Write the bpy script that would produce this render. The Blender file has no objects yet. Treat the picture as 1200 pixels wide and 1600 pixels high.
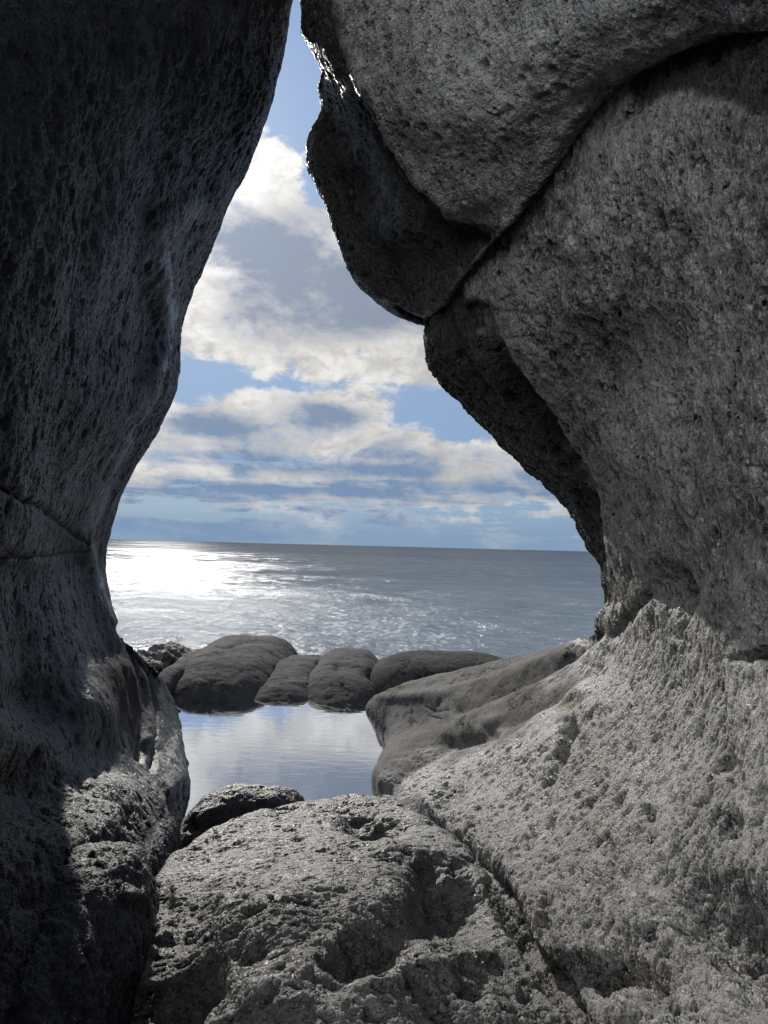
import bpy, math, random
import numpy as np
from mathutils import Vector, Matrix, Euler
R = math.radians
scene = bpy.context.scene
col = scene.collection

# ------------------------------------------------------------------ camera
F = 1155.0                      # focal length in photo pixels (1200 x 1600)
PITCH, ROLL = R(2.65), R(1.45)
CAMZ = 1.6                      # above the rock pool (z = 0)
SEA = -2.6
camd = bpy.data.cameras.new('camera')
cam = bpy.data.objects.new('camera', camd); col.objects.link(cam)
camd.sensor_fit = 'VERTICAL'; camd.sensor_height = 24.0
camd.lens = 24.0 * F / 1600.0
camd.clip_start = 0.02; camd.clip_end = 60000
Mrot = Matrix.Rotation(math.pi/2 + PITCH, 3, 'X') @ Matrix.Rotation(ROLL, 3, 'Z')
cam.location = (0, 0, CAMZ); cam.rotation_euler = Mrot.to_euler()
scene.camera = cam
scene.render.resolution_x = 768; scene.render.resolution_y = 1024
MR = np.array(Mrot)
def ray(px, py):
    return MR @ np.array([(px-600.0)/F, (800.0-py)/F, -1.0])
def at(px, py, Y):
    d = ray(px, py); t = Y/d[1]
    return np.array([d[0]*t, Y, CAMZ + d[2]*t])
def atz(px, py, z):
    d = ray(px, py); t = (z-CAMZ)/d[2]
    return np.array([d[0]*t, d[1]*t, z])
def project(P):
    q = (P - np.array([0, 0, CAMZ])) @ MR
    w = np.maximum(-q[:, 2], 1e-3)
    return 600 + F*q[:, 0]/w, 800 - F*q[:, 1]/w, -q[:, 2]

# ------------------------------------------------------------------ light
SUN_PX = (275, 262)
sd = ray(*SUN_PX); sd = sd/np.linalg.norm(sd)
SUN_EL = math.asin(sd[2]); SUN_AZ = math.atan2(sd[0], sd[1])     # azimuth from +Y towards +X
sunl = bpy.data.lights.new('sun', 'SUN'); sunl.energy = 3.5; sunl.angle = R(0.8); sunl.color = (1.0, 0.95, 0.87)
suno = bpy.data.objects.new('sun', sunl); col.objects.link(suno)
suno.rotation_euler = Vector((-sd[0], -sd[1], -sd[2])).to_track_quat('-Z', 'Y').to_euler()
suno.location = (-3, 12, 8)
vs = scene.view_settings
scene.display_settings.display_device = 'sRGB'
vs.view_transform = 'Standard'; vs.look = 'None'; vs.exposure = 0.45; vs.gamma = 1; vs.use_curve_mapping = False

class NB:
    """tiny node building helper"""
    def __init__(s, nt): s.nt = nt; s.N = nt.nodes; s.L = nt.links
    def put(s, sock, v):
        if isinstance(v, bpy.types.NodeSocket): s.L.new(v, sock)
        elif v is not None: sock.default_value = v
    def math(s, op, a, b=None, c=None, clamp=False):
        n = s.N.new('ShaderNodeMath'); n.operation = op; n.use_clamp = clamp
        s.put(n.inputs[0], a); s.put(n.inputs[1], b); s.put(n.inputs[2], c)
        return n.outputs[0]
    def vec(s, op, a, b=None, scale=None):
        n = s.N.new('ShaderNodeVectorMath'); n.operation = op
        s.put(n.inputs[0], a); s.put(n.inputs[1], b)
        if scale is not None: s.put(n.inputs['Scale'], scale)
        return n.outputs['Value'] if op in ('DOT_PRODUCT', 'LENGTH') else n.outputs[0]
    def noise(s, v, scale, detail=4, rough=0.55, dist=0.0, ntype='FBM'):
        n = s.N.new('ShaderNodeTexNoise'); n.noise_type = ntype
        s.put(n.inputs['Vector'], v); s.put(n.inputs['Scale'], scale); s.put(n.inputs['Detail'], detail)
        s.put(n.inputs['Roughness'], rough); s.put(n.inputs['Distortion'], dist)
        return n.outputs[0]
    def voro(s, v, scale, feature='F1', rnd=1.0, out='Distance', smooth=None):
        n = s.N.new('ShaderNodeTexVoronoi'); n.feature = feature
        s.put(n.inputs['Vector'], v); s.put(n.inputs['Scale'], scale); s.put(n.inputs['Randomness'], rnd)
        if smooth is not None: s.put(n.inputs['Smoothness'], smooth)
        return n.outputs[out]
    def ramp(s, f, a, b, lo=0.0, hi=1.0, smooth=True):
        n = s.N.new('ShaderNodeMapRange'); n.interpolation_type = 'SMOOTHSTEP' if smooth else 'LINEAR'
        s.put(n.inputs[0], f); s.put(n.inputs[1], a); s.put(n.inputs[2], b); s.put(n.inputs[3], lo); s.put(n.inputs[4], hi)
        return n.outputs[0]
    def mix(s, f, a, b):
        n = s.N.new('ShaderNodeMix'); n.data_type = 'RGBA'
        s.put(n.inputs[0], f)
        for sock, v in ((n.inputs[6], a), (n.inputs[7], b)):
            if isinstance(v, tuple) and len(v) == 3: v = v + (1,)
            s.put(sock, v)
        return n.outputs[2]
    def comb(s, x, y, z):
        n = s.N.new('ShaderNodeCombineXYZ'); s.put(n.inputs[0], x); s.put(n.inputs[1], y); s.put(n.inputs[2], z)
        return n.outputs[0]
    def sep(s, v):
        n = s.N.new('ShaderNodeSeparateXYZ'); s.put(n.inputs[0], v); return n.outputs

# ------------------------------------------------------------------ sky
def build_world():
    w = bpy.data.worlds.new('World'); scene.world = w; w.use_nodes = True
    nt = w.node_tree; nt.nodes.clear(); b = NB(nt)
    tc = nt.nodes.new('ShaderNodeTexCoord'); D = tc.outputs['Generated']
    sky = nt.nodes.new('ShaderNodeTexSky'); sky.sky_type = 'NISHITA'; sky.sun_disc = False
    sky.sun_elevation = SUN_EL; sky.sun_rotation = SUN_AZ
    sky.air_density = 1.0; sky.dust_density = 0.6; sky.ozone_density = 2.2; sky.altitude = 0
    x, y, z = b.sep(D)
    az = b.math('ARCTAN2', x, y)
    el = b.math('ARCSINE', b.math('MAXIMUM', b.math('MINIMUM', z, 1.0), -1.0))
    # cloud layer seen in perspective: direction divided by its height
    zz = b.math('ADD', b.math('MAXIMUM', z, 0.0), 0.16)
    P = b.comb(b.math('DIVIDE', x, zz), b.math('DIVIDE', y, zz), 0.0)
    n1 = b.noise(b.vec('ADD', P, (3.1, 0.7, 0.0)), 1.5, 7, 0.58, 0.25)
    A = b.comb(az, b.math('MULTIPLY', el, 1.7), 0.0)
    n2 = b.noise(A, 10.0, 8, 0.60, 0.35)
    n3 = b.noise(b.vec('ADD', A, (4.0, 2.0, 0.0)), 34.0, 5, 0.62, 0.3)
    n4 = b.noise(b.vec('ADD', A, (7.0, 5.0, 0.0)), 7.0, 6, 0.60, 0.5)
    St = b.comb(b.math('MULTIPLY', az, 2.6), b.math('MULTIPLY', b.math('ADD', el, b.math('MULTIPLY', az, 0.012)), 26.0), 0.0)
    n5 = b.noise(St, 1.7, 7, 0.58, 0.4)
    lowc = b.ramp(el, 0.05, 0.16, 1.0, 0.0)
    def guide(G, p=0.7):
        acc = None
        for (gx, gy, sx, sy, am) in G:
            d = ray(gx, gy); d = d/np.linalg.norm(d)
            a0 = math.atan2(d[0], d[1]); e0 = math.asin(d[2])
            u = b.math('MULTIPLY', b.math('SUBTRACT', az, a0), F/sx)
            v = b.math('MULTIPLY', b.math('SUBTRACT', el, e0), F/sy)
            r2 = b.math('ADD', b.math('MULTIPLY', u, u), b.math('MULTIPLY', v, v))
            g = b.math('MULTIPLY', b.math('EXPONENT', b.math('MULTIPLY', r2, -p)), am)
            acc = g if acc is None else b.math('ADD', acc, g)
        return acc
    # large clouds where they stand in the sky: (photo x, photo y, half width, half height, amount)
    cov = guide([(470, 430, 170, 85, .62), (310, 500, 70, 60, .32), (560, 520, 150, 40, .40), (650, 575, 90, 36, .40), (400, 345, 85, 70, .48),
         (395, 275, 45, 45, .34), (445, 222, 36, 26, .22), (420, 555, 80, 25, .24), (700, 560, 60, 40, .2),
         (430, 650, 190, 26, .42), (540, 640, 70, 30, .36), (330, 672, 90, 22, .32), (760, 735, 190, 34, .42), (620, 695, 90, 18, .34), (400, 695, 200, 16, .24),
         (350, 735, 240, 14, .30), (640, 742, 90, 16, .30), (500, 772, 330, 12, .26),
         (470, 110, 55, 85, -.60), (320, 582, 45, 18, -.60), (425, 600, 60, 9, -.25), (690, 640, 70, 24, -.70), (568, 551, 26, 8, -.40), (490, 295, 16, 26, -.32), (745, 680, 50, 12, -.25),
         (600, 598, 50, 10, -.22), (270, 618, 30, 10, -.25), (615, 660, 22, 12, -.3)])
    shd = guide([(500, 445, 150, 42, .62), (430, 375, 90, 24, .42), (600, 455, 90, 50, .42), (540, 500, 50, 22, .25), (330, 540, 60, 14, -.2), (350, 430, 40, 10, -.35), (300, 480, 40, 60, -.45),
         (395, 290, 60, 30, -.5), (600, 560, 120, 24, -.4), (515, 648, 52, 16, .62), (330, 668, 75, 13, .52), (640, 742, 45, 12, .45), (330, 716, 110, 10, .45), (470, 728, 110, 8, .35),
         (620, 712, 60, 8, .30), (780, 762, 140, 10, .42), (450, 765, 160, 7, .42), (360, 635, 90, 14, -.3), (700, 690, 90, 14, -.3), (430, 745, 240, 6, -.22), (820, 712, 60, 20, -.1)])
    dens = b.math('ADD', cov, b.math('MULTIPLY', b.math('SUBTRACT', n1, 0.5), b.ramp(el, 0.0, 0.9, 0.35, 1.5, False)))
    dens = b.math('ADD', dens, b.math('MULTIPLY', b.math('SUBTRACT', n2, 0.5), 1.55))
    dens = b.math('ADD', dens, b.math('MULTIPLY', b.math('SUBTRACT', n3, 0.5), 0.62))
    dens = b.math('ADD', dens, b.math('MULTIPLY', b.math('MULTIPLY', b.math('SUBTRACT', n5, 0.44), 2.5), lowc))
    alpha = b.ramp(dens, 0.0, 0.30)
    sh = b.math('ADD', shd, b.math('MULTIPLY', dens, 0.30))
    sh = b.math('ADD', sh, b.math('MULTIPLY', b.math('SUBTRACT', n4, 0.5), 2.3))
    sh = b.math('ADD', sh, b.math('MULTIPLY', b.math('SUBTRACT', n3, 0.5), 0.95))
    sh = b.math('ADD', sh, b.math('MULTIPLY', b.math('MULTIPLY', b.math('SUBTRACT', n5, 0.40), 1.8), lowc))
    thick = b.ramp(sh, -0.15, 0.75)
    # light through and round the clouds near the sun
    dot = b.vec('DOT_PRODUCT', D, (float(sd[0]), float(sd[1]), float(sd[2])))
    ang = b.math('ARCCOSINE', b.math('MINIMUM', dot, 0.99999))
    glow = b.math('EXPONENT', b.math('MULTIPLY', ang, -6.0))
    glow2 = b.math('EXPONENT', b.math('MULTIPLY', ang, -20.0))
    bright = b.math('ADD', 4.7, b.math('MULTIPLY', glow, 4.0))
    bright = b.math('ADD', bright, b.math('MULTIPLY', glow2, 7.0))
    core = b.math('ADD', 1.0, b.math('MULTIPLY', glow, 0.7))
    bright = b.math('MULTIPLY', bright, b.ramp(b.math('ADD', b.math('MULTIPLY', n2, 0.5), b.math('MULTIPLY', n3, 0.6)), 0.38, 0.72, 0.72, 1.22))
    cb = b.vec('SCALE', (1.0, 0.985, 0.955), scale=bright)
    elm = b.ramp(el, 0.05, 0.30)
    cc = b.vec('SCALE', b.mix(elm, (1.35, 2.05, 3.2), (1.85, 2.15, 2.75)), scale=core)
    cloud = b.mix(thick, cb, cc)
    skyc = b.vec('MULTIPLY', sky.outputs[0], (0.42, 0.55, 0.72))
    skyc = b.mix(b.ramp(el, 0.3, 0.9, 0.85, 0.25), skyc, b.mix(elm, (1.6, 2.45, 3.75), (2.15, 2.95, 4.45)))
    skyc = b.vec('ADD', skyc, b.vec('SCALE', (1.0, 0.95, 0.85), scale=b.math('MULTIPLY', glow2, 3.0)))
    c = b.mix(alpha, skyc, cloud)
    # blue haze bank over the horizon
    hz = b.ramp(el, 0.008, 0.055, 0.80, 0.0)
    c = b.mix(hz, c, (1.55, 2.4, 3.6))
    # bright patch added to the unseen sky behind the viewer, fills the right wall
    bk = Vector((-0.42, -0.82, 0.36)).normalized()
    bd = b.vec('DOT_PRODUCT', D, tuple(bk))
    c = b.mix(b.math('MULTIPLY', b.ramp(bd, 0.76, 0.93), b.ramp(dens, -0.5, 0.1, 0.6, 1.0)), c, (29.0, 29.2, 29.4))
    bg = nt.nodes.new('ShaderNodeBackground'); b.L.new(c, bg.inputs[0]); bg.inputs[1].default_value = 0.1
    out = nt.nodes.new('ShaderNodeOutputWorld'); b.L.new(bg.outputs[0], out.inputs[0])
build_world()

# ------------------------------------------------------------------ numpy noise
rng = np.random.RandomState(7)
PERM = rng.permutation(256); PERM = np.concatenate([PERM, PERM, PERM])
GR = rng.normal(size=(256, 3)); GR /= np.linalg.norm(GR, axis=1)[:, None]
def perlin(P):
    i = np.floor(P).astype(int); f = P - i; i &= 255
    u = f*f*f*(f*(f*6-15)+10)
    r = 0
    for dx in (0, 1):
        for dy in (0, 1):
            for dz in (0, 1):
                h = PERM[PERM[PERM[i[:, 0]+dx]+i[:, 1]+dy]+i[:, 2]+dz]
                g = GR[h]; d = (f-np.array([dx, dy, dz]))
                w = (u[:, 0] if dx else 1-u[:, 0])*(u[:, 1] if dy else 1-u[:, 1])*(u[:, 2] if dz else 1-u[:, 2])
                r = r + w*(g*d).sum(1)
    return r*1.6
def fbm(P, oct=4, rough=0.5):
    a = 1; s = 0; t = 0
    for k in range(oct):
        s = s + a*perlin(P*2**k + 13.7*k); t += a; a *= rough
    return s/t
def sstep(x, a, b):
    t = np.clip((x-a)/(b-a), 0, 1); return t*t*(3-2*t)

# ------------------------------------------------------------------ lofted surfaces
def hermite(P, counts, closed=False):
    """P (n, m, 3): smooth curve through the n points for each of the m columns."""
    n = P.shape[0]
    Q = np.concatenate([P[-1:], P, P[:2]]) if closed else np.concatenate([2*P[:1]-P[1:2], P, 2*P[-1:]-P[-2:-1]])
    d = np.sqrt(np.linalg.norm(Q[1:]-Q[:-1], axis=2))[..., None] + 1e-4
    s = (Q[1:]-Q[:-1])/d
    T = (s[1:]*d[:-1] + s[:-1]*d[1:])/(d[1:]+d[:-1])       # tangents at Q[1..]
    segs = n if closed else n-1
    out = []
    for k in range(segs):
        a, c2 = Q[k+1], Q[k+2]; dk = d[k+1]; ta = T[k]*dk; tb = T[k+1 if k+1 < len(T) else 0]*dk
        t = (np.arange(counts[k])/counts[k])[:, None, None]
        h = (2*t**3-3*t**2+1)*a + (t**3-2*t**2+t)*ta + (-2*t**3+3*t**2)*c2 + (t**3-t**2)*tb
        out.append(h)
    if not closed: out.append(P[-1:][None][0])
    return np.concatenate(out)
def seg_counts(P, step, lo, hi):
    """number of steps for each segment along axis 0, from its size as seen and its real size"""
    n, m = P.shape[:2]
    px, py, w = project(P.reshape(-1, 3)); px = np.clip(px, -250, 1450); py = np.clip(py, -250, 1850)
    S = np.stack([px, py], 1).reshape(n, m, 2)
    return S
def loft(P, step=1.9, closed_v=False, back=14):
    """P (rows, cols, 3) -> dense grid"""
    def counts(A, closed):
        S = seg_counts(A, step, 1, 1)
        nxt = np.roll(S, -1, 0) if closed else S[1:]
        cur = S if closed else S[:-1]
        L = np.linalg.norm(nxt-cur, axis=2).max(1)
        Wn = (np.roll(A, -1, 0) if closed else A[1:]); Wc = A if closed else A[:-1]
        Lw = np.linalg.norm(Wn-Wc, axis=2).max(1)
        return [int(max(4, min(260, max(l/step, lw*back)))) for l, lw in zip(L, Lw)]
    A = np.transpose(P, (1, 0, 2))
    A = hermite(A, counts(A, False))
    A = np.transpose(A, (1, 0, 2))
    cv = counts(P, closed_v)
    return hermite(A, cv, closed_v)
def grid_normals(G, closed=False):
    du = np.gradient(G, axis=1)
    dv = (np.roll(G, -1, 0)-np.roll(G, 1, 0)) if closed else np.gradient(G, axis=0)
    n = np.cross(du, dv); return n/(np.linalg.norm(n, axis=2)[..., None]+1e-9)
def line_dist(px, py, pts):
    best = np.full(px.shape, 1e9)
    for (x0, y0), (x1, y1) in zip(pts[:-1], pts[1:]):
        dx, dy = x1-x0, y1-y0
        t = np.clip(((px-x0)*dx+(py-y0)*dy)/(dx*dx+dy*dy), 0, 1)
        best = np.minimum(best, np.hypot(px-x0-t*dx, py-y0-t*dy))
    return best
def soft_poly(px, py, poly, soft):
    inside = np.zeros(px.shape, bool)
    n = len(poly)
    for i in range(n):
        x0, y0 = poly[i]; x1, y1 = poly[(i+1) % n]
        cr = ((y0 > py) != (y1 > py)) & (px < (x1-x0)*(py-y0)/((y1-y0) or 1e-9)+x0)
        inside ^= cr
    d = line_dist(px, py, list(poly)+[poly[0]])
    return sstep(np.where(inside, d, -d), -soft, soft)
def apply_features(V, N, feats, jit=9.0, rough=None):
    px, py, w = project(V)
    if rough is not None: jit = jit*np.clip(rough, 0.25, 1)
    j1 = fbm(V*5+3, 3)*jit; j2 = fbm(V*5+31, 3)*jit
    qx, qy = px+j1, py+j2
    disp = np.zeros(len(V)); front = w > 0.05
    for f in feats:
        if f[0] == 'line':
            d = line_dist(qx, qy, f[1]); g = np.exp(-(d/f[2])**2)
        elif f[0] == 'crack':
            d = line_dist(qx, qy, f[1]); g = np.exp(-d/f[2])
        elif f[0] == 'blob':
            cx, cy, rx, ry, a = f[1]; ca, sa = math.cos(R(a)), math.sin(R(a))
            u = ((qx-cx)*ca+(qy-cy)*sa)/rx; v = (-(qx-cx)*sa+(qy-cy)*ca)/ry
            g = np.exp(-((u*u+v*v)**1.3))
        disp += np.where(front, g, 0)*f[-1]
    return V - N*disp[:, None]
def new_mesh(name, V, faces, mat, attrs=None, smooth=True):
    me = bpy.data.meshes.new(name)
    me.vertices.add(len(V)); me.vertices.foreach_set('co', np.asarray(V, dtype=np.float32).ravel())
    nf, k = faces.shape
    me.loops.add(nf*k); me.loops.foreach_set('vertex_index', faces.astype(np.int32).ravel())
    me.polygons.add(nf)
    me.polygons.foreach_set('loop_start', np.arange(0, nf*k, k, dtype=np.int32))
    me.update(calc_edges=True)
    me.polygons.foreach_set('use_smooth', np.ones(nf, dtype=bool) if smooth else np.zeros(nf, dtype=bool))
    for an, av in (attrs or {}).items():
        a = me.attributes.new(an, 'FLOAT', 'POINT'); a.data.foreach_set('value', np.asarray(av, dtype=np.float32))
    me.validate(); me.update()
    me.materials.append(mat)
    o = bpy.data.objects.new(name, me); col.objects.link(o)
    return o
def grid_faces(r, c, closed=False):
    i = np.arange(r*c).reshape(r, c)
    if closed: i = np.concatenate([i, i[:1]])
    return np.stack([i[:-1, :-1].ravel(), i[:-1, 1:].ravel(), i[1:, 1:].ravel(), i[1:, :-1].ravel()], 1)
def tag(o, label, cat, group=None, kind=None):
    if label: o['label'] = label
    if cat: o['category'] = cat
    if group: o['group'] = group
    if kind: o['kind'] = kind
    return o
def rock(name, P, mat, feats=(), closed=False, lump=0.03, lscale=2.2, step=1.9, outward=None, rough_fn=None, jit=9.0, shade_stain=None, painted_sheen=None, rust=None, flute=0.0, fdir=(0, 0, 1)):
    G = loft(np.asarray(P, float), step, closed)
    r, c = G.shape[:2]
    N = grid_normals(G, closed)
    V = G.reshape(-1, 3); Nf = N.reshape(-1, 3)
    # outward direction: towards the given inner point is inwards
    flip = 1.0
    mid = (r//2)*c + c//2
    if np.dot(Nf[mid], np.asarray(outward)-V[mid]) < 0: Nf = -Nf; flip = -1.0
    V = V + Nf*(fbm(V*lscale, 4)[:, None]*lump)
    rough = np.ones(len(V)) if rough_fn is None else rough_fn(V)
    if flute:
        fd = np.asarray(fdir, float); fd /= np.linalg.norm(fd)
        Q = V - (V@fd)[:, None]*fd[None]*0.62
        r1 = np.abs(fbm(Q*9+4, 3)); r2 = np.abs(fbm(Q*19+40, 3)); gate = sstep(fbm(V*3.1+70, 3), -.25, .25)
        V = V - Nf*((flute*np.exp(-r1*9)*gate + flute*.45*np.exp(-r2*8))*np.clip(rough-.2, 0, 2))[:, None]
    wt = np.zeros(len(V)); vn = np.zeros(len(V)); rs_ = np.zeros(len(V))
    if rust is not None:
        px, py, w = project(V); jx, jy = fbm(V*7+5, 3)*22, fbm(V*7+55, 3)*22
        for pts, wd, am in rust: rs_ = np.maximum(rs_, am*np.exp(-(line_dist(px+jx, py+jy, pts)/wd)**2)*(w > 0))
    if painted_sheen is not None:
        px, py, w = project(V); jx, jy = fbm(V*5+5, 3)*14, fbm(V*5+55, 3)*14
        for pts, wd, am in painted_sheen:
            vn = np.maximum(vn, am*np.exp(-(line_dist(px+jx, py+jy, pts)/wd)**2)*(w > 0))
    if shade_stain is not None:
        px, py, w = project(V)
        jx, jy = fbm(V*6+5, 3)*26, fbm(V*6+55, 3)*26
        for pl in shade_stain:
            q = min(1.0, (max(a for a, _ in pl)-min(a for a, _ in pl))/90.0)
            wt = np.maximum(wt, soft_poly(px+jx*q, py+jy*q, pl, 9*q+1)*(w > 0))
    V = apply_features(V, Nf, feats, jit, rough)
    Fc = grid_faces(r, c, closed)
    if flip > 0: pass
    else: Fc = Fc[:, ::-1]
    return new_mesh(name, V, Fc, mat, {'rough': rough, 'shade_stain': wt, 'painted_sheen': vn, 'rust': rs_})

# ------------------------------------------------------------------ materials
def rock_mat(name, light, dark, stretch=(0, 0, 0), k=2.6, amp=0.011, pit=44.0, spec=0.5, gloss=0.5, stain=None, fleck=0.5, base_bump=0.03, worn=((0.055, 0.05, 0.045), (0.15, 0.14, 0.125))):
    m = bpy.data.materials.new(name); m.use_nodes = True; nt = m.node_tree; nt.nodes.clear(); b = NB(nt)
    tc = nt.nodes.new('ShaderNodeTexCoord'); O = tc.outputs['Object']
    mp = nt.nodes.new('ShaderNodeMapping'); mp.vector_type = 'TEXTURE'
    b.put(mp.inputs['Vector'], O); mp.inputs['Rotation'].default_value = stretch; mp.inputs['Scale'].default_value = (1, 1, k)
    S = mp.outputs[0]
    at_ = nt.nodes.new('ShaderNodeAttribute'); at_.attribute_name = 'rough'; rg = at_.outputs['Fac']
    big = b.noise(O, 2.2, 5, 0.55)
    patch = b.noise(O, 6.0, 4, 0.6)
    n1 = b.noise(S, pit, 3, 0.6, 0.2)
    n2 = b.noise(S, pit*0.38, 4, 0.55, 0.5)
    wn = nt.nodes.new('ShaderNodeTexNoise'); b.put(wn.inputs['Vector'], O); wn.inputs['Scale'].default_value = pit*0.7; wn.inputs['Detail'].default_value = 3
    SW = b.vec('ADD', S, b.vec('SCALE', b.vec('SUBTRACT', wn.outputs['Color'], (0.5, 0.5, 0.5)), scale=1.1/pit))
    va = b.voro(SW, pit*0.42, 'F1')
    vb = b.voro(SW, pit*0.95, 'F1')
    vc = b.voro(b.vec('ADD', SW, (3.3, 1.7, 0.4)), pit*2.2, 'F1')
    m1 = b.ramp(b.noise(O, pit*0.16, 3, 0.6), 0.42, 0.57, 0.0, 1.1)
    m2 = b.ramp(b.noise(b.vec('ADD', O, (5.0, 2.0, 1.0)), pit*0.28, 3, 0.6), 0.40, 0.58, 0.12, 1.0)
    fine = b.noise(O, pit*4.0, 4, 0.7)
    p1 = b.math('MULTIPLY', b.ramp(va, 0.08, 0.50, -1.15, 0.0), m1)
    p2 = b.math('MULTIPLY', b.ramp(vb, 0.08, 0.48, -0.62, 0.0), m2)
    p3 = b.ramp(vc, 0.05, 0.45, -0.26, 0.0)
    h = b.math('ADD', b.math('MULTIPLY', b.math('SUBTRACT', n1, 0.5), 0.75), b.math('MULTIPLY', b.math('SUBTRACT', n2, 0.5), 1.3))
    h = b.math('ADD', b.math('ADD', h, p1), b.math('ADD', p2, p3))
    h = b.math('ADD', h, b.math('MULTIPLY', b.math('SUBTRACT', fine, 0.5), 0.36))
    h = b.math('MULTIPLY', h, b.math('MULTIPLY', rg, amp))
    h2 = b.math('MULTIPLY', b.math('SUBTRACT', b.noise(O, 9.0, 5, 0.55), 0.5), b.math('MULTIPLY', b.math('ADD', b.math('MULTIPLY', rg, 0.8), 0.2), base_bump))
    wsm = b.ramp(rg, 0.12, 0.6, 1.0, 0.0)
    h3 = b.math('MULTIPLY', b.math('SUBTRACT', b.noise(O, 120.0, 4, 0.7), 0.5), b.math('ADD', 0.0022, b.math('MULTIPLY', wsm, 0.0035)))
    h4 = b.math('MULTIPLY', b.math('MULTIPLY', b.ramp(b.voro(O, 30.0, 'F1'), 0.04, 0.22, -0.006, 0.0), b.ramp(patch, 0.5, 0.6)), wsm)
    ck = b.voro(b.vec('ADD', O, b.vec('SCALE', b.comb(n2, big, patch), scale=0.5)), 2.1, 'DISTANCE_TO_EDGE')
    h5 = b.math('MULTIPLY', b.math('MULTIPLY', b.ramp(ck, 0.0, 0.022, -0.022, 0.0), b.ramp(b.noise(O, 1.7, 2), 0.50, 0.58)), wsm)
    h3 = b.math('ADD', h3, b.math('ADD', h4, h5))
    h = b.math('ADD', b.math('ADD', h, h2), h3)
    dn = nt.nodes.new('ShaderNodeDisplacement'); b.put(dn.inputs['Height'], h); dn.inputs['Midlevel'].default_value = 0; dn.inputs['Scale'].default_value = 1
    # mineral colour: grains, streaks, patches; then painted sheen and shade
    g1 = b.noise(S, 150.0, 4, 0.7)
    g2 = b.noise(O, 18.0, 5, 0.62)
    t = b.math('ADD', b.math('MULTIPLY', g1, 0.55), b.math('ADD', b.math('MULTIPLY', g2, 0.35), b.math('MULTIPLY', big, 0.3)))
    c = b.mix(b.math('MULTIPLY', b.ramp(t, 0.47, 0.72), b.ramp(b.noise(O, 260.0, 2, 0.6), 0.36, 0.60, 0.62, 1.0)), dark, light)
    if stain: c = b.mix(b.math('MULTIPLY', b.ramp(b.noise(O, 3.1, 5, 0.6), 0.5, 0.68), b.ramp(g2, 0.4, 0.6, 0.1, 0.6)), c, stain)
    c = b.mix(b.ramp(rg, 0.12, 0.6, 1.0, 0.0), c, b.mix(b.math('MULTIPLY', b.ramp(t, 0.46, 0.72), b.ramp(b.noise(O, 90.0, 3, 0.7), 0.36, 0.62, 0.45, 1.15)), worn[0], worn[1]))
    fl = b.ramp(b.voro(S, 75.0, 'F1', 1.0), 0.10, 0.2, 1.0, 0.0)
    sel = b.ramp(b.noise(O, 26.0, 3), 0.57, 0.63)
    c = b.mix(b.math('MULTIPLY', b.math('MULTIPLY', fl, sel), fleck), c, (0.52, 0.52, 0.50))
    ve = nt.nodes.new('ShaderNodeAttribute'); ve.attribute_name = 'painted_sheen'
    vf = b.math('MULTIPLY', ve.outputs['Fac'], b.ramp(g1, 0.40, 0.58, 0.25, 1.0))
    c = b.mix(vf, c, (0.50, 0.53, 0.57))  # pale sheen of caught light painted into the colour
    ru = nt.nodes.new('ShaderNodeAttribute'); ru.attribute_name = 'rust'
    c = b.mix(b.math('MULTIPLY', ru.outputs['Fac'], b.ramp(g2, 0.38, 0.6, 0.0, 0.6)), c, (0.27, 0.18, 0.115))
    wa = nt.nodes.new('ShaderNodeAttribute'); wa.attribute_name = 'shade_stain'
    c = b.mix(wa.outputs['Fac'], c, b.vec('SCALE', c, scale=0.15))  # colour darkened by mask: painted shade of turned-away faces, dark stain
    p = nt.nodes.new('ShaderNodeBsdfPrincipled')
    b.put(p.inputs['Base Color'], c)
    b.put(p.inputs['Metallic'], b.math('MULTIPLY', vf, 0.7))
    wornf = b.ramp(rg, 0.12, 0.6, 1.0, 0.0)
    b.put(p.inputs['Specular IOR Level'], b.math('ADD', b.math('MULTIPLY', b.math('SUBTRACT', 1.0, b.math('MULTIPLY', wornf, 0.8)), spec), vf))
    b.put(p.inputs['Roughness'], b.math('ADD', b.ramp(g1, 0.35, 0.65, gloss-0.08, gloss+0.22), b.math('SUBTRACT', b.math('MULTIPLY', wornf, 0.32), b.math('MULTIPLY', vf, 0.25))))
    o = nt.nodes.new('ShaderNodeOutputMaterial'); b.L.new(p.outputs[0], o.inputs[0]); b.L.new(dn.outputs[0], o.inputs['Displacement'])
    m.displacement_method = 'BOTH'
    return m
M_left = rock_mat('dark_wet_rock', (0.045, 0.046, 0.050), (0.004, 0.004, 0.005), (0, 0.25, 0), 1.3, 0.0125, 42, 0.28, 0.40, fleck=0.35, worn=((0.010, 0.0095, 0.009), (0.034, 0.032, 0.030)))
M_right = rock_mat('grey_pitted_rock', (0.30, 0.293, 0.280), (0.026, 0.025, 0.024), (0.2, -0.1, 0), 2.6, 0.021, 40, 0.42, 0.45, fleck=0.9, stain=(0.125, 0.108, 0.088), worn=((0.042, 0.040, 0.0375), (0.185, 0.176, 0.164)))
M_chock = rock_mat('grey_scaly_rock', (0.26, 0.26, 0.255), (0.022, 0.022, 0.022), (0.2, 1.1, 0.2), 3.0, 0.020, 42, 0.6, 0.38, fleck=0.9)
M_fore = rock_mat('rough_foreground_rock', (0.105, 0.102, 0.097), (0.011, 0.0105, 0.010), (0.3, 1.2, 0.6), 1.9, 0.016, 40, 0.42, 0.42, fleck=0.8)
M_far = rock_mat('brown_smooth_rock', (0.085, 0.079, 0.073), (0.034, 0.031, 0.029), (0, 0.2, 0), 1.2, 0.008, 26, 0.18, 0.62, fleck=0.1, base_bump=0.04, worn=((0.024, 0.0228, 0.0215), (0.112, 0.107, 0.101)))
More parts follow.
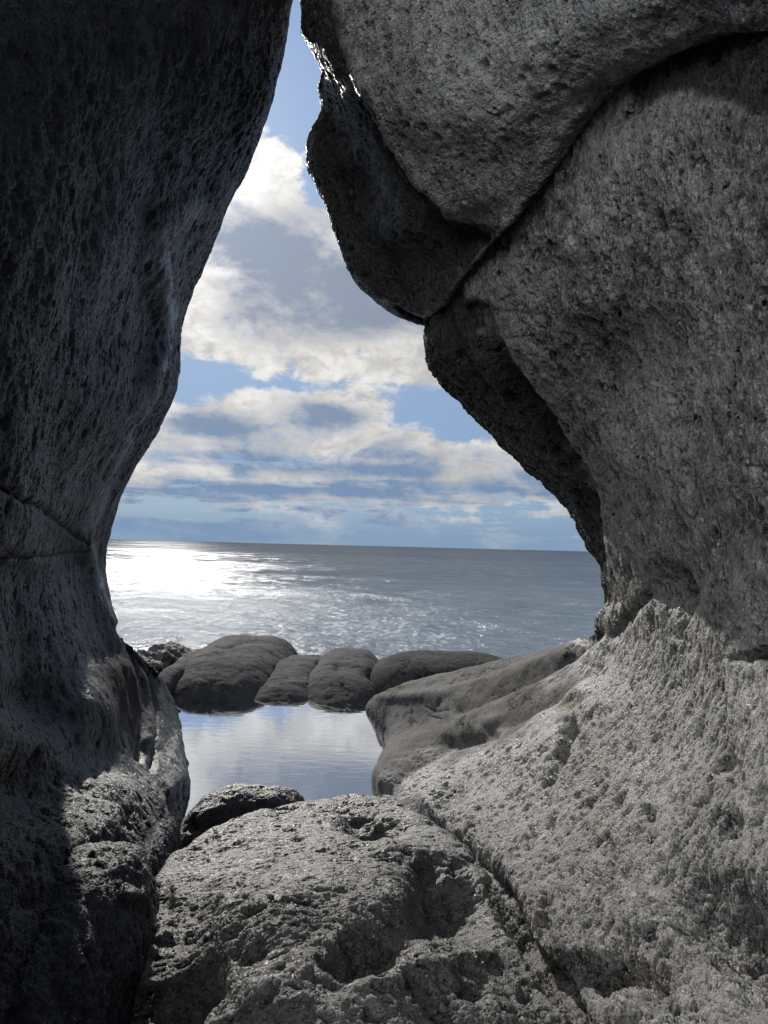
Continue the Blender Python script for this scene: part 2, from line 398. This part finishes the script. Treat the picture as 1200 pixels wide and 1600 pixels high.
M_ground = rock_mat('bedrock', (0.10, 0.095, 0.09), (0.04, 0.037, 0.034), (0, 0, 0), 1.5, 0.008, 25, 0.4, 0.6)

def water_mats():
    m = bpy.data.materials.new('sea_water'); m.use_nodes = True; nt = m.node_tree; nt.nodes.clear(); b = NB(nt)
    tc = nt.nodes.new('ShaderNodeTexCoord'); O = tc.outputs['Object']
    dist = b.vec('LENGTH', O)
    far = b.ramp(b.math('LOGARITHM', dist, 10.0), 1.2, 2.7, smooth=False)
    gust = b.noise(b.vec('MULTIPLY', O, (0.010, 0.035, 1.0)), 1.0, 5, 0.62, 0.6)
    h = None
    for (sx, sy, sc, am, det) in [(1, 1.2, 3.0, 0.16, 4), (1, 1.2, 0.9, 0.25, 3), (1, 1.2, 0.3, 0.5, 2)]:
        n = b.math('MULTIPLY', b.math('SUBTRACT', b.noise(b.vec('MULTIPLY', O, (sx, sy, 1.0)), sc, det, 0.6, 0.3), 0.5), am)
        h = n if h is None else b.math('ADD', h, n)
    h = b.math('MULTIPLY', h, b.ramp(gust, 0.35, 0.65, 0.5, 1.4))
    bp = nt.nodes.new('ShaderNodeBump'); b.put(bp.inputs['Strength'], b.ramp(far, 0, 1, 1.0, 0.3)); bp.inputs['Distance'].default_value = 1; b.put(bp.inputs['Height'], h)
    d = nt.nodes.new('ShaderNodeBsdfDiffuse'); d.inputs[0].default_value = (0.185, 0.218, 0.25, 1)
    g = nt.nodes.new('ShaderNodeBsdfGlossy'); g.distribution = 'BECKMANN'; b.put(g.inputs[0], b.mix(b.math('POWER', far, 4.0), (0.28, 0.284, 0.29), (0.30, 0.30, 0.30)))
    b.put(g.inputs['Roughness'], b.math('ADD', b.ramp(far, 0, 1, 0.20, 0.28), b.ramp(gust, 0.35, 0.65, -0.02, 0.02)))
    b.L.new(bp.outputs[0], g.inputs['Normal'])
    fr = nt.nodes.new('ShaderNodeFresnel'); fr.inputs[0].default_value = 1.4; b.L.new(bp.outputs[0], fr.inputs['Normal'])
    mx = nt.nodes.new('ShaderNodeMixShader'); b.L.new(fr.outputs[0], mx.inputs[0]); b.L.new(d.outputs[0], mx.inputs[1]); b.L.new(g.outputs[0], mx.inputs[2])
    o = nt.nodes.new('ShaderNodeOutputMaterial'); b.L.new(mx.outputs[0], o.inputs[0])
    q = bpy.data.materials.new('pool_water'); q.use_nodes = True; nt = q.node_tree; nt.nodes.clear(); b = NB(nt)
    tc = nt.nodes.new('ShaderNodeTexCoord'); O = tc.outputs['Object']
    h = b.math('ADD', b.math('MULTIPLY', b.noise(b.vec('MULTIPLY', O, (0.55, 1.8, 1)), 7.0, 2), 0.0006), b.math('MULTIPLY', b.noise(b.vec('MULTIPLY', O, (0.5, 1.5, 1)), 24.0, 1), 0.00022))
    bp = nt.nodes.new('ShaderNodeBump'); bp.inputs['Distance'].default_value = 1; b.put(bp.inputs['Height'], h)
    d = nt.nodes.new('ShaderNodeBsdfDiffuse'); d.inputs[0].default_value = (0.012, 0.014, 0.015, 1)
    g = nt.nodes.new('ShaderNodeBsdfGlossy'); g.inputs[0].default_value = (0.92, 0.95, 1.0, 1); g.inputs['Roughness'].default_value = 0.01
    b.L.new(bp.outputs[0], g.inputs['Normal'])
    lw = nt.nodes.new('ShaderNodeLayerWeight'); lw.inputs[0].default_value = 0.5
    mx = nt.nodes.new('ShaderNodeMixShader'); b.put(mx.inputs[0], b.ramp(lw.outputs['Facing'], 0.3, 0.85, 0.15, 0.85))
    b.L.new(d.outputs[0], mx.inputs[1]); b.L.new(g.outputs[0], mx.inputs[2])
    o = nt.nodes.new('ShaderNodeOutputMaterial'); b.L.new(mx.outputs[0], o.inputs[0])
    return m, q
M_sea, M_pool = water_mats()

# ------------------------------------------------------------------ sea
def build_sea():
    rr = np.concatenate([11.0*np.exp(np.linspace(0, math.log(300/11.0), 1150)), 300*np.exp(np.linspace(0, math.log(150.0), 160))[1:]])
    fr = np.linspace(R(-38), R(38), 520); re = np.linspace(R(38), R(322), 90)[1:-1]
    th = np.concatenate([fr, re])
    X = rr[:, None]*np.sin(th)[None]; Y = rr[:, None]*np.cos(th)[None]
    Z = np.full(X.shape, 0.0)
    rs = np.random.RandomState(3)
    dr = np.maximum(np.gradient(rr), rr*0.0026)
    for k in range(46):
        lam = 0.5*1.085**k
        a = R(rs.normal(195, 42)); kk = 2*math.pi/lam
        fade = np.clip((lam/dr-3)/4, 0, 1)[:, None]*np.exp(-rr/2500)[:, None]
        Z += fade*0.0050*lam**0.72*np.sin(kk*(X*math.sin(a)+Y*math.cos(a))+rs.uniform(0, 6.28))
    Z = Z*(1.0+0.9*fbm(np.stack([X.ravel()*.09, Y.ravel()*.05, 0*X.ravel()], 1), 3).reshape(X.shape))
    V = np.stack([X, Y, Z+SEA], 2).reshape(-1, 3)
    r, c = X.shape
    i = np.arange(r*c).reshape(r, c); i = np.concatenate([i, i[:, :1]], 1)
    Fc = np.stack([i[:-1, :-1].ravel(), i[1:, :-1].ravel(), i[1:, 1:].ravel(), i[:-1, 1:].ravel()], 1)[:, ::-1]
    o = new_mesh('sea', V, Fc, M_sea)
    o['kind'] = 'structure'
build_sea()

# ------------------------------------------------------------------ bedrock under everything
def build_ground():
    xs = np.linspace(-6, 7, 300); ys = np.linspace(-4, 14, 360)
    X, Y = np.meshgrid(xs, ys)
    P = np.stack([X.ravel(), Y.ravel(), 0*X.ravel()], 1)
    Z = -0.45 + 0*X
    dam = np.exp(-((Y-9.4-0.05*X)/0.8)**2)*0.42          # rim between the pool and the sea
    Z = Z + dam*(1-0.0*X)
    Z = Z + 0.4*sstep(X, 0.5, 1.6)*sstep(Y, 3.5, 6)*sstep(-Y, -8.2, -7)
    Z = Z - 0.35*sstep(X, 0.9, 2.0)*sstep(Y, 7, 8.2)
    Z = Z + (fbm(P*1.3, 4).reshape(X.shape))*0.10
    Z = Z - 4.2*sstep(Y, 10.2, 12)
    Z = Z - 3.5*sstep(np.abs(X), 4.2, 6)
    Z = Z - 0.9*sstep(-Y, -3.4, -2.2)
    V = np.stack([X, Y, Z], 2).reshape(-1, 3)
    o = new_mesh('ground', V, grid_faces(*X.shape), M_ground, {'rough': np.ones(len(V))})
    o['kind'] = 'structure'
build_ground()
def build_pool():
    xs = np.linspace(-2.7, 0.75, 60); ys = np.linspace(3.2, 9.0, 80)
    X, Y = np.meshgrid(xs, ys); V = np.stack([X, Y, 0*X], 2).reshape(-1, 3)
    o = new_mesh('pool_water', V, grid_faces(*X.shape), M_pool); o['kind'] = 'structure'
build_pool()

# ------------------------------------------------------------------ left rock wall
def left_rock():
    T = [  # B, C, D, E, S   then kind of back
     [(-400,-500,.9),(-50,-450,1.2),(200,-400,1.8),(400,-350,2.6),(478,-330,3.1),'w'],
     [(-380,-160,.9),(0,-150,1.3),(220,-140,1.9),(400,-140,2.65),(470,-140,3.15),'w'],
     [(-350,-20,.9),(10,-10,1.3),(220,0,1.9),(390,0,2.7),(459,0,3.2),'w'],
     [(-350,120,.88),(5,130,1.3),(200,120,1.9),(370,120,2.8),(436,122,3.3),'w'],
     [(-350,270,.88),(0,270,1.3),(175,265,1.95),(320,255,2.85),(384,250,3.4),'w'],
     [(-350,400,.88),(0,400,1.33),(155,398,2.0),(275,385,2.95),(330,377,3.5),'w'],
     [(-350,520,.9),(0,520,1.36),(135,510,2.08),(242,496,3.05),(284,490,3.6),'w'],
     [(-350,610,.9),(0,600,1.4),(130,600,2.15),(238,592,3.2),(278,590,3.75),'w'],
     [(-350,670,.9),(0,665,1.45),(115,660,2.2),(218,648,3.28),(262,645,3.85),'w'],
     [(-350,750,.92),(0,740,1.5),(90,745,2.3),(165,740,3.4),(205,738,4.0),'w'],
     [(-350,870,.95),(-10,860,1.6),(70,860,2.5),(128,850,3.6),(166,850,4.2),'w'],
     [(-350,920,.95),(-20,905,1.6),(55,905,2.5),(122,895,3.6),(163,892,4.3),'w'],
     [(-350,980,.95),(-20,970,1.6),(60,970,2.5),(133,962,3.6),(177,963,4.45),'w'],
     [(-350,1060,.93),(-20,1040,1.6),(75,1040,2.5),(158,1012,3.8),(205,1005,4.9),'s'],
     [(-350,1150,.9),(-20,1120,1.6),(95,1110,2.6),(198,1052,4.2),(244,1052,5.8),'s'],
     [(-350,1230,.9),(-20,1190,1.55),(112,1170,2.6),(232,1108,4.7),(270,1092,6.8),'s'],
     [(-350,1300,.88),(-20,1245,1.5),(130,1220,2.6),(242,1160,4.5),(283,1130,6.68),'p'],
     [(-350,1350,.86),(-20,1290,1.45),(142,1270,2.5),(250,1210,4.0),(291,1180,5.67),'p'],
     [(-350,1400,.84),(-20,1335,1.4),(150,1310,2.4),(244,1250,3.5),(300,1224,5.02),'p'],
     [(-350,1450,.82),(-20,1375,1.35),(150,1350,2.25),(232,1290,3.05),(284,1268,4.42),'p'],
     [(-350,1520,.8),(-20,1430,1.3),(145,1395,2.1),(228,1320,2.75),(268,1310,3.1),'c'],
     [(-350,1600,.8),(-20,1490,1.25),(130,1440,2.0),(208,1380,2.4),(238,1370,2.65),'c'],
     [(-350,1700,.8),(-20,1570,1.25),(115,1510,1.95),(190,1465,2.15),(224,1462,2.3),'c'],
     [(-350,1850,.8),(-20,1700,1.25),(100,1650,1.9),(180,1620,2.0),(214,1620,2.1),'c'],
     [(-350,2100,.8),(-20,2000,1.2),(100,1950,1.6),(170,1950,1.7),(200,1950,1.75),'c'],
    ]
    B = {'w': [(-.13,.30,0), (-.8,1.0,0), (-3,1.6,0)], 's': [(-.12,.35,-.3), (-.7,.9,-.9), (-2.5,1.2,-1.6)],
         'p': [(.06,.02,-.28), (.0,.1,-.8), (-.8,.3,-1.4)], 'c': [(-.02,.15,-.25), (-.05,.2,-.9), (-.5,.2,-1.5)]}
    P = []
    for row in T:
        pts = [at(*q) for q in row[:5]]
        A = pts[0]+np.array([-1.3, -.5, 0])
        bk = [pts[4]+np.array(v) for v in B[row[5]]]
        P.append([A]+pts+bk)
    P = np.array(P)
    feats = [
        ('line', [(300,318),(262,350),(250,400),(258,470),(255,540),(240,610)], 20, -.028),
        ('line', [(235,330),(228,420),(238,520),(222,600)], 20, .030),
        ('line', [(195,690),(160,760),(135,830)], 14, -.02),
        ('crack', [(0,760),(60,790),(110,830),(130,850)], 4, .02), ('crack', [(25,880),(80,870),(130,862)], 3, .014),
        ('line', [(130,850),(150,930),(180,1000),(215,1080),(235,1150)], 13, -.035),
        ('line', [(185,985),(215,1040),(228,1110),(222,1180)], 8, .06),
        ('crack', [(215,1010),(240,1060),(250,1120),(240,1200)], 4, .05),
        ('line', [(20,900),(40,1000),(90,1090),(150,1180)], 30, .06),
        ('blob', (60,1230,55,60,0), .10), ('blob', (180,1250,45,35,20), -.04), ('blob', (140,1120,40,50,0), -.05),
        ('blob', (240,1340,20,20,0), -.02), ('line', [(120,1210),(170,1260),(190,1320)], 12, .03),
        ('blob', (60,1100,60,40,30), .05), ('blob', (150,1300,45,40,0), -.06),
    ]
    def rf(V):
        px, py, w = project(V)
        sm = np.exp(-((px-200)/70)**2-((py-1080)/130)**2)
        sm2 = np.exp(-((px-110)/80)**2-((py-840)/90)**2)
        low = sstep(py, 1150, 1350)
        return np.clip(0.75 - 0.6*sm - 0.35*sm2 + 0.8*low, 0.1, 1.5)
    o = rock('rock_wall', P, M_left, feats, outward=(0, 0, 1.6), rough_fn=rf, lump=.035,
             painted_sheen=[([(300,318),(275,340),(252,372),(247,400)], 16, .35), ([(290,330),(285,370),(262,410)], 14, .25), ([(255,395),(258,440),(263,490),(258,540),(248,580)], 7, .75), ([(248,580),(225,640),(195,690),(165,745),(140,820)], 10, .35),  # light catching the rim, painted as pale glossy streaks
                   ([(140,850),(152,920)], 5, .3), ([(215,180),(190,330),(170,480)], 45, .10)])
    tag(o, 'dark shadowed rock wall on the left, leaning in over the sea gap', 'rock wall')
left_rock()

# ------------------------------------------------------------------ right rock: wall above, slope and smooth shelf below
def right_rock():
    T = [ # S, R, M1, M2, F, kind
     [(640,380,3.75),(690,360,3.45),(780,240,3.05),(920,60,2.5),(1130,-60,1.95),'w'],
     [(655,466,3.60),(697,430,3.30),(787,324,2.80),(942,142,2.20),(1148,44,1.76),'w'],
     [(663,505,3.42),(718,474,3.08),(828,374,2.60),(975,245,2.1),(1190,140,1.6),'w'],
     [(667,545,3.42),(752,508,3.02),(870,425,2.55),(1000,330,2.1),(1200,240,1.6),'w'],
     [(675,577,3.45),(787,560,3.05),(895,500,2.6),(1020,430,2.15),(1220,350,1.6),'w'],
     [(735,640,3.6),(842,622,3.15),(942,580,2.7),(1050,530,2.2),(1220,480,1.65),'w'],
     [(830,735,3.85),(905,720,3.3),(972,690,2.8),(1070,660,2.3),(1220,620,1.7),'w'],
     [(890,800,4.0),(931,790,3.45),(985,780,2.9),(1080,760,2.35),(1220,740,1.75),'w'],
     [(916,862,4.1),(936,860,3.6),(990,850,3.0),(1085,840,2.45),(1220,830,1.8),'w'],
     [(931,925,4.25),(943,915,3.8),(1000,905,3.1),(1090,900,2.5),(1220,890,1.8),'w'],
     [(932,972,4.5),(941,965,4.1),(1000,960,3.2),(1100,960,2.5),(1230,960,1.8),'w'],
     [(905,1003,5.0),(945,1000,4.1),(1010,1010,3.1),(1110,1030,2.4),(1240,1050,1.72),'s'],
     [(860,1017,5.6),(915,1030,4.35),(1000,1060,3.1),(1110,1100,2.35),(1250,1140,1.65),'s'],
     [(800,1029,6.2),(865,1055,4.7),(970,1110,3.15),(1100,1170,2.3),(1260,1230,1.58),'s'],
     [(700,1052,6.8),(790,1078,5.1),(920,1150,3.35),(1080,1240,2.22),(1270,1330,1.5),'s'],
     [(600,1077,7.2),(710,1102,5.5),(860,1182,3.55),(1050,1300,2.2),(1280,1430,1.4),'s'],
     [(572,1104,7.36),(680,1128,5.6),(820,1212,3.65),(1020,1360,2.15),(1270,1530,1.3),'p'],
     [(607,1142,6.4),(680,1160,5.25),(800,1245,3.6),(985,1410,2.12),(1250,1620,1.2),'p'],
     [(583,1220,5.05),(650,1218,4.5),(772,1288,3.4),(950,1450,2.1),(1200,1700,1.15),'p'],
     [(592,1248,4.75),(660,1262,4.0),(775,1345,3.0),(920,1510,2.02),(1150,1800,1.05),'p'],
     [(640,1310,3.9),(710,1350,3.3),(800,1440,2.6),(900,1590,1.92),(1100,1900,1.0),'c'],
     [(740,1490,2.9),(790,1520,2.6),(835,1590,2.25),(885,1710,1.8),(1000,2000,.98),'c'],
     [(780,1700,2.3),(820,1740,2.1),(850,1800,1.9),(890,1900,1.6),(980,2150,.95),'c'],
    ]
    B = {'w': [(.10,.30,.0), (.8,1.0,0), (3,1.6,0)], 's': [(.08,.3,-.2), (.5,.8,-.7), (1.5,1.6,-1.6)],
         'p': [(.05,.02,-.25), (.2,.05,-.7), (.6,.2,-1.3)], 'c': [(.0,.1,-.3), (.1,.2,-.8), (.5,.2,-1.4)]}
    P = []
    for row in T:
        pts = [at(*q) for q in row[:5]]
        fx, fy, fY = row[4]
        O_ = at(fx+330, fy+(fy-800)*.25, fY*.68); N_ = O_+np.array([.2, -1.4, 0])
        bk = [pts[0]+np.array(v) for v in B[row[5]]][::-1]
        P.append(bk+pts+[O_, N_, N_+np.array([.0, -3.5, 0])])  # unseen run of wall behind the camera, extended to block sky light
    P = np.array(P)
    feats = [
        # smooth fingers of the shelf
        ('line', [(590,1078),(650,1070),(730,1062),(790,1044)], 7, .02),
        ('line', [(600,1092),(690,1084),(770,1060),(850,1033),(905,1008)], 9, -.030),
        ('line', [(715,1106),(770,1085),(840,1056),(900,1026),(932,995)], 9, .06),
        ('line', [(725,1128),(780,1102),(850,1070),(905,1035),(940,1005)], 9, -.030),
        ('line', [(760,1140),(800,1124),(870,1085),(930,1040)], 8, .05),
        ('line', [(598,1212),(625,1172),(690,1148),(770,1132)], 16, -.035),
        ('line', [(606,1236),(645,1195),(700,1165),(770,1148)], 8, .05),
        ('crack', [(668,1105),(680,1112),(700,1108)], 2.0, .015), ('crack', [(690,1095),(672,1118),(690,1122)], 1.6, .015),
        
        ('line', [(640,1275),(700,1305),(762,1365),(800,1465),(862,1545),(915,1640)], 22, .10),
        # hollows of the rough slope
        ('blob', (885,1138,11,18,10), .13), ('blob', (875,1168,9,16,10), .12), ('blob', (895,1098,28,10,-20), .05),
        ('blob', (905,1090,30,26,0), -.03), ('line', [(870,1190),(850,1240),(830,1290)], 9, .03),
        ('blob', (700,1245,22,15,-35), .06), ('line', [(850,1010),(935,985)], 5, .0),
        ('blob', (1050,920,30,40,-25), .10), ('line', [(1010,930),(985,960),(960,990)], 8, .04), ('line', [(1045,935),(1060,970),(1055,990)], 6, .04),
        ('blob', (1190,1022,40,7,-8), .07), ('blob', (1140,1200,14,16,0), .02), ('blob', (1120,1430,70,50,30), .15), ('blob', (945,1520,70,26,10), .17),
        ('blob', (1020,1600,60,40,0), -.06), ('blob', (850,1425,9,36,5), .04), ('blob', (825,1300,5,30,5), .03), ('blob', (1180,1480,60,80,0), .08), ('blob', (1000,1440,50,40,0), -.05),
        ('blob', (1010,1270,12,12,0), .03), ('blob', (930,1360,20,14,0), -.02), ('blob', (1140,1290,22,20,0), .04),
        # upper wall
        ('line', [(705,455),(760,540),(830,640),(890,720)], 12, .05), ('line', [(690,480),(720,560),(760,610)], 12, .03),
        ('line', [(800,560),(900,640),(960,700)], 60, -.03), ('blob', (960,560,70,90,-30), .045), ('line', [(742,480),(800,575),(862,668),(908,738),(922,800),(927,860),(937,940)], 13, .06),
        ('blob', (870,420,60,30,30), .02),
        ('line', [(945,880),(960,940)], 8, .03),
    ]
    def rf(V):
        px, py, w = project(V)
        ln = (px-560)*0 + py - (1290 - (px-600)*0.62)       # above this line the shelf is worn smooth
        ln = ln + fbm(V*2.2+9, 4)*110
        sm = sstep(-ln, -75, 95)*sstep(-px, -970, -860)*sstep(py, 985, 1010)
        r = 1.0 - 0.88*sm
        r = r*(1+0.25*sstep(-py, -870, -820))
        r = r*(1+0.75*sstep(px*0.5+py, 1700, 2050))
        return r
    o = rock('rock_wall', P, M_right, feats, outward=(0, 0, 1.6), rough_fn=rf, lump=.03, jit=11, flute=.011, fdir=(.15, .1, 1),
             shade_stain=[[(640,440),(712,462),(790,565),(870,680),(925,770),(932,860),(944,905),(931,990),(900,960),(880,820),(700,650),(640,560)],  # shade painted onto the face between outer edge and ridge
                  [(985,125),(1090,65),(1200,40),(1330,20),(1330,190),(1200,175),(1140,165),(1070,135),(1000,165)]],  # darkened band below the crack
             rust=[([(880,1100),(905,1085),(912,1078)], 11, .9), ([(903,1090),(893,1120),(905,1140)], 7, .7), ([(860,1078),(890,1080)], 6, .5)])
    tag(o, 'grey pitted rock wall on the right, sunlit lower slope running down to the pool', 'rock wall')
right_rock()

# ------------------------------------------------------------------ boulder jammed above
def upper_boulder():
    T = [ # S, E1, R, M1, M2, F
     [(482,-420,3.1),(520,-400,2.9),(600,-350,2.6),(720,-350,2.2),(900,-450,1.7),(1200,-600,1.2),'w'],
     [(474,-160,3.15),(500,-140,2.95),(560,-60,2.7),(690,-100,2.3),(880,-200,1.8),(1200,-360,1.3),'w'],
     [(467,0,3.2),(488,15,3.05),(530,50,2.8),(680,0,2.4),(880,-80,1.9),(1210,-240,1.38),'w'],
     [(471,48,3.2),(492,62,3.05),(540,92,2.8),(690,70,2.4),(890,0,1.95),(1220,-150,1.4),'w'],
     [(496,88,3.15),(515,105,3.0),(560,135,2.75),(700,120,2.4),(900,50,1.95),(1220,-70,1.45),'w'],
     [(494,160,3.5),(530,172,3.25),(592,188,2.75),(720,180,2.4),(915,90,2.0),(1225,-20,1.5),'w'],
     [(481,240,3.6),(535,242,3.3),(630,240,2.75),(745,230,2.45),(930,112,2.02),(1228,10,1.52),'w'],
     [(497,290,3.6),(560,300,3.35),(655,290,2.75),(765,268,2.5),(945,125,2.05),(1230,22,1.54),'w'],
     [(521,370,3.55),(590,375,3.35),(690,328,2.75),(785,300,2.52),(960,132,2.06),(1230,30,1.55),'w'],
     [(559,439,3.5),(625,432,3.35),(738,350,2.8),(795,322,2.55),(975,132,2.08),(1230,34,1.56),'w'],
     [(612,474,3.45),(662,489,3.3),(745,405,2.85),(797,345,2.58),(986,128,2.1),(1230,38,1.58),'w'],
     [(628,465,3.7),(672,472,3.6),(745,390,3.15),(797,330,2.95),(980,115,2.45),(1230,25,1.95),'w'],
     [(640,380,3.9),(690,380,3.9),(760,300,3.7),(810,240,3.5),(960,40,3.0),(1200,-80,2.5),'w'],
    ]
    P = []
    for k, row in enumerate(T):
        pts = [at(*q) for q in row[:6]]
        fx, fy, fY = row[5]
        O_ = at(fx+330, fy-40, fY*.68); N_ = O_+np.array([.4, -1.5, .1])
        s = 1.0 if k < 11 else .5
        bk = [pts[0]+np.array(v)*s for v in [(.08,.3,.02), (.6,1.0,.15), (2.5,1.5,.3)]][::-1]
        P.append(bk+pts+[O_, N_])
    P = np.array(P)
    feats = [('line', [(565,120),(600,200),(650,285),(700,332),(765,348)], 12, -.03),
             ('line', [(560,160),(590,230),(640,300),(690,350),(750,372)], 14, .05),
             ('line', [(530,0),(535,60),(560,110)], 12, -.02), ('line', [(505,170),(515,260),(540,340)], 14, .03),
             ('blob', (560,260,40,60,0), .03), ('blob', (600,350,40,30,30), -.03), ('blob', (640,430,40,20,0), -.02),
             ('blob', (680,120,70,50,20), -.02), ('blob', (760,240,60,40,0), .015)]
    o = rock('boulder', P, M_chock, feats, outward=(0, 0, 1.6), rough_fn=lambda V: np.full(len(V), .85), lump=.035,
             shade_stain=[[(440,-60),(525,-60),(535,60),(560,140),(600,195),(650,270),(700,330),(775,348),(745,405),(700,455),(660,500),(540,470),(440,300)]])  # shade painted onto the boulder's left face, up to the ridge
    tag(o, 'big grey boulder wedged overhead at top right, above a long diagonal crack', 'boulder')
upper_boulder()

# ------------------------------------------------------------------ foreground boulder (closed ring lattice)
def fore_boulder():
    out = [(238,1385,.56),(272,1335,.50),(345,1290,.48),(440,1260,.47),(530,1243,.47),(600,1245,.47),(672,1283,.47),(745,1345,.48),
           (788,1450,.49),(845,1540,.50),(900,1640,.50),(700,1850,.5),(400,1900,.55),(180,1800,.5),(216,1600,.52),(224,1480,.54)]
    c = (520, 1430)
    C = atz(c[0], c[1], .66)
    P = []
    for (x, y, z) in out:
        S = atz(x, y, z)
        a1 = atz(c[0]+(x-c[0])*.33, c[1]+(y-c[1])*.33, .655)
        a2 = atz(c[0]+(x-c[0])*.66, c[1]+(y-c[1])*.66, z*.35+.62*.65)
        a3 = atz(c[0]+(x-c[0])*.9, c[1]+(y-c[1])*.9, z*.8+.6*.2)
        d = S-C; d[2] = 0; d /= np.linalg.norm(d)
        P.append([C+(a1-C)*.02, a1, a2, a3, S, S+d*.05+np.array([0, 0, -.12]), S+d*.03+np.array([0, 0, -.5]), S*1.0+np.array([0, 0, -1.3])])
    feats = [('blob', (585,1292,44,15,5), .10), ('blob', (700,1330,60,30,20), -.02), ('blob', (700,1405,64,38,35), .10), ('blob', (575,1480,64,38,-25), .12), ('blob', (650,1440,60,30,-20), .03),
             ('line', [(600,1330),(690,1345),(750,1380)], 14, -.03), ('blob', (300,1540,50,30,-40), .10), ('blob', (262,1590,40,40,0), .10), ('blob', (300,1440,30,60,20), .03),
             ('blob', (400,1430,80,50,-20), -.03), ('line', [(330,1420),(400,1370),(470,1330)], 10, .012), ('blob', (740,1555,18,12,0), .06),
             ('line', [(480,1520),(600,1530),(760,1500)], 16, -.03), ('blob', (430,1560,50,30,0), -.04), ('blob', (255,1400,14,25,0), .04)]
    o = rock('boulder', np.array(P), M_fore, feats, closed=True, outward=(0, 0, 3), lump=.035, lscale=3.0,
             rough_fn=lambda V: 0.8+0.4*sstep(project(V)[1], 1350, 1520), jit=12, flute=.010, fdir=(1, .3, .2))
    tag(o, 'large rough humped boulder in the foreground, in front of the pool', 'boulder')
fore_boulder()

# ------------------------------------------------------------------ rounded rocks
def dome(name, cpx, halfw, ytop, Yc, ry, mat, label, feats=(), e=2.5, base=-.5, yscale_back=1.0, skew=0.0, lump=.06, lscale=1.5, rough=.6, group=None, cat='rock', n=(150, 90), tilt=0.0, jit=4, plan=3.3):
    c = at(cpx, ytop, Yc); h = c[2]-base
    X0 = at(cpx, ytop, Yc)[0]; rx = halfw/F*Yc
    th = np.linspace(0, 2*math.pi, n[0], endpoint=False); ph = np.linspace(0.002, 1, n[1])
    A, Bm = np.meshgrid(th, ph, indexing='ij')
    r = np.sin(Bm*math.pi/2)**(0.95); zz = np.maximum(0, 1-r**e)**(1/e*1.05)
    ca, sa = np.cos(A), np.sin(A)
    k = (np.abs(ca)**plan+np.abs(sa)**plan)**(-1/plan)
    x = X0 + rx*r*k*ca + skew*zz*rx
    y = Yc + np.where(sa > 0, ry*yscale_back, ry)*r*k*sa
    hh = base + h*zz
    z = hh + tilt*(x-X0)*zz
    G = np.stack([x, y, z], 2)
    N = grid_normals(G, True); V = G.reshape(-1, 3); N = N.reshape(-1, 3)
    cen = np.array([X0, Yc, base])
    if (N*(V-cen)).sum() < 0: N = -N
    V = V + N*fbm(V*lscale+cpx, 4)[:, None]*lump
    V = apply_features(V, N, feats, jit)
    Fc = grid_faces(n[0], n[1], True)
    v0, v1, v3 = V[Fc[500, 0]], V[Fc[500, 1]], V[Fc[500, 3]]
    if np.dot(np.cross(v1-v0, v3-v0), N[Fc[500, 0]]) < 0: Fc = Fc[:, ::-1]
    o = new_mesh(name, V, Fc, mat, {'rough': np.full(len(V), rough)})
    tag(o, label, cat, group)
    return o
FG = 'rounded rocks between the pool and the sea'
dome('rock', 376, 86, 1002, 9.3, 2.0, M_far, 'largest brown domed rock at the far edge of the pool', [('crack', [(338,1010),(352,1012),(380,1006)], 1.5, .02)], rough=.3, e=2.6, group=FG, n=(330, 300), base=-.35)
dome('rock', 301, 22, 1022, 8.8, 1.5, M_far, 'narrow upright rock squeezed against the left side of the large dome', rough=.3, e=3.0, group=FG, base=-.35, n=(160, 200))
dome('rock', 455, 72, 1031, 9.0, 1.75, M_far, 'low pointed rock just right of the large dome, above a flat lobe', [('line', [(500,1040),(490,1062),(502,1085)], 6, .03)], rough=.3, e=2.1, group=FG, base=-.35, n=(260, 240), skew=.10)
dome('rock', 456, 52, 1083, 8.2, 1.15, M_far, 'small flat lobe of rock lowest at the waterline', rough=.3, e=2.6, group=FG, base=-.25, lump=.02, n=(220, 200))
dome('rock', 546, 60, 1025, 9.1, 1.8, M_far, 'blocky brown rock with a vertical crack on its left, right of the pointed rock', [('line', [(530,1040),(560,1046),(590,1062)], 8, .04), ('line', [(535,1070),(545,1095)], 5, .02)], rough=.3, e=3.0, group=FG, base=-.35, n=(260, 240), skew=-.1)
dome('rock', 508, 9, 1025, 9.6, .12, M_far, 'tiny knob of rock sticking up above the vertical crack', e=2.4, group=FG, base=.0, lump=.01, n=(60, 40))
dome('rock', 700, 132, 1021, 8.7, .8, M_far, 'long smooth sausage shaped rock at the right end of the row', e=3.2, group=FG, base=-.25, lump=.03, rough=.2, n=(360, 200))
dome('rock', 258, 46, 1012, 10.0, 1.5, M_far, 'jagged low rock at the left end of the row beside the wall', [('crack', [(235,1020),(262,1030),(285,1040)], 3, .08), ('crack', [(240,1040),(275,1060)], 3, .08)], e=2.0, group=FG, base=-.35, lump=.12, lscale=4, rough=1.2, n=(200, 160), skew=-.2)
dome('rock', 275, 28, 1042, 9.0, 1.5, M_far, 'layered low rock tucked between the wall and the narrow upright rock', [('crack', [(255,1060),(280,1070),(296,1078)], 2, .05)], e=2.4, group=FG, base=-.35, lump=.08, lscale=4, n=(150, 140))
dome('rock', 398, 136, 1231, 4.2, .40, M_fore, 'low dark ledge rock between the foreground boulder and the pool', [('line', [(300,1290),(380,1262),(500,1250)], 9, .04)], e=2.2, base=-.3, lump=.035, lscale=3.5, rough=.8, n=(420, 220))
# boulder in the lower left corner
dome('boulder', 88, 118, 1392, 1.75, .62, M_left, 'dark blunt boulder in the lower left corner beside the crevice', [('blob', (205,1400,20,14,0), -.02)], e=4.0, base=-.4, lump=.035, lscale=3.5, rough=1.1, n=(560, 320), cat='boulder')
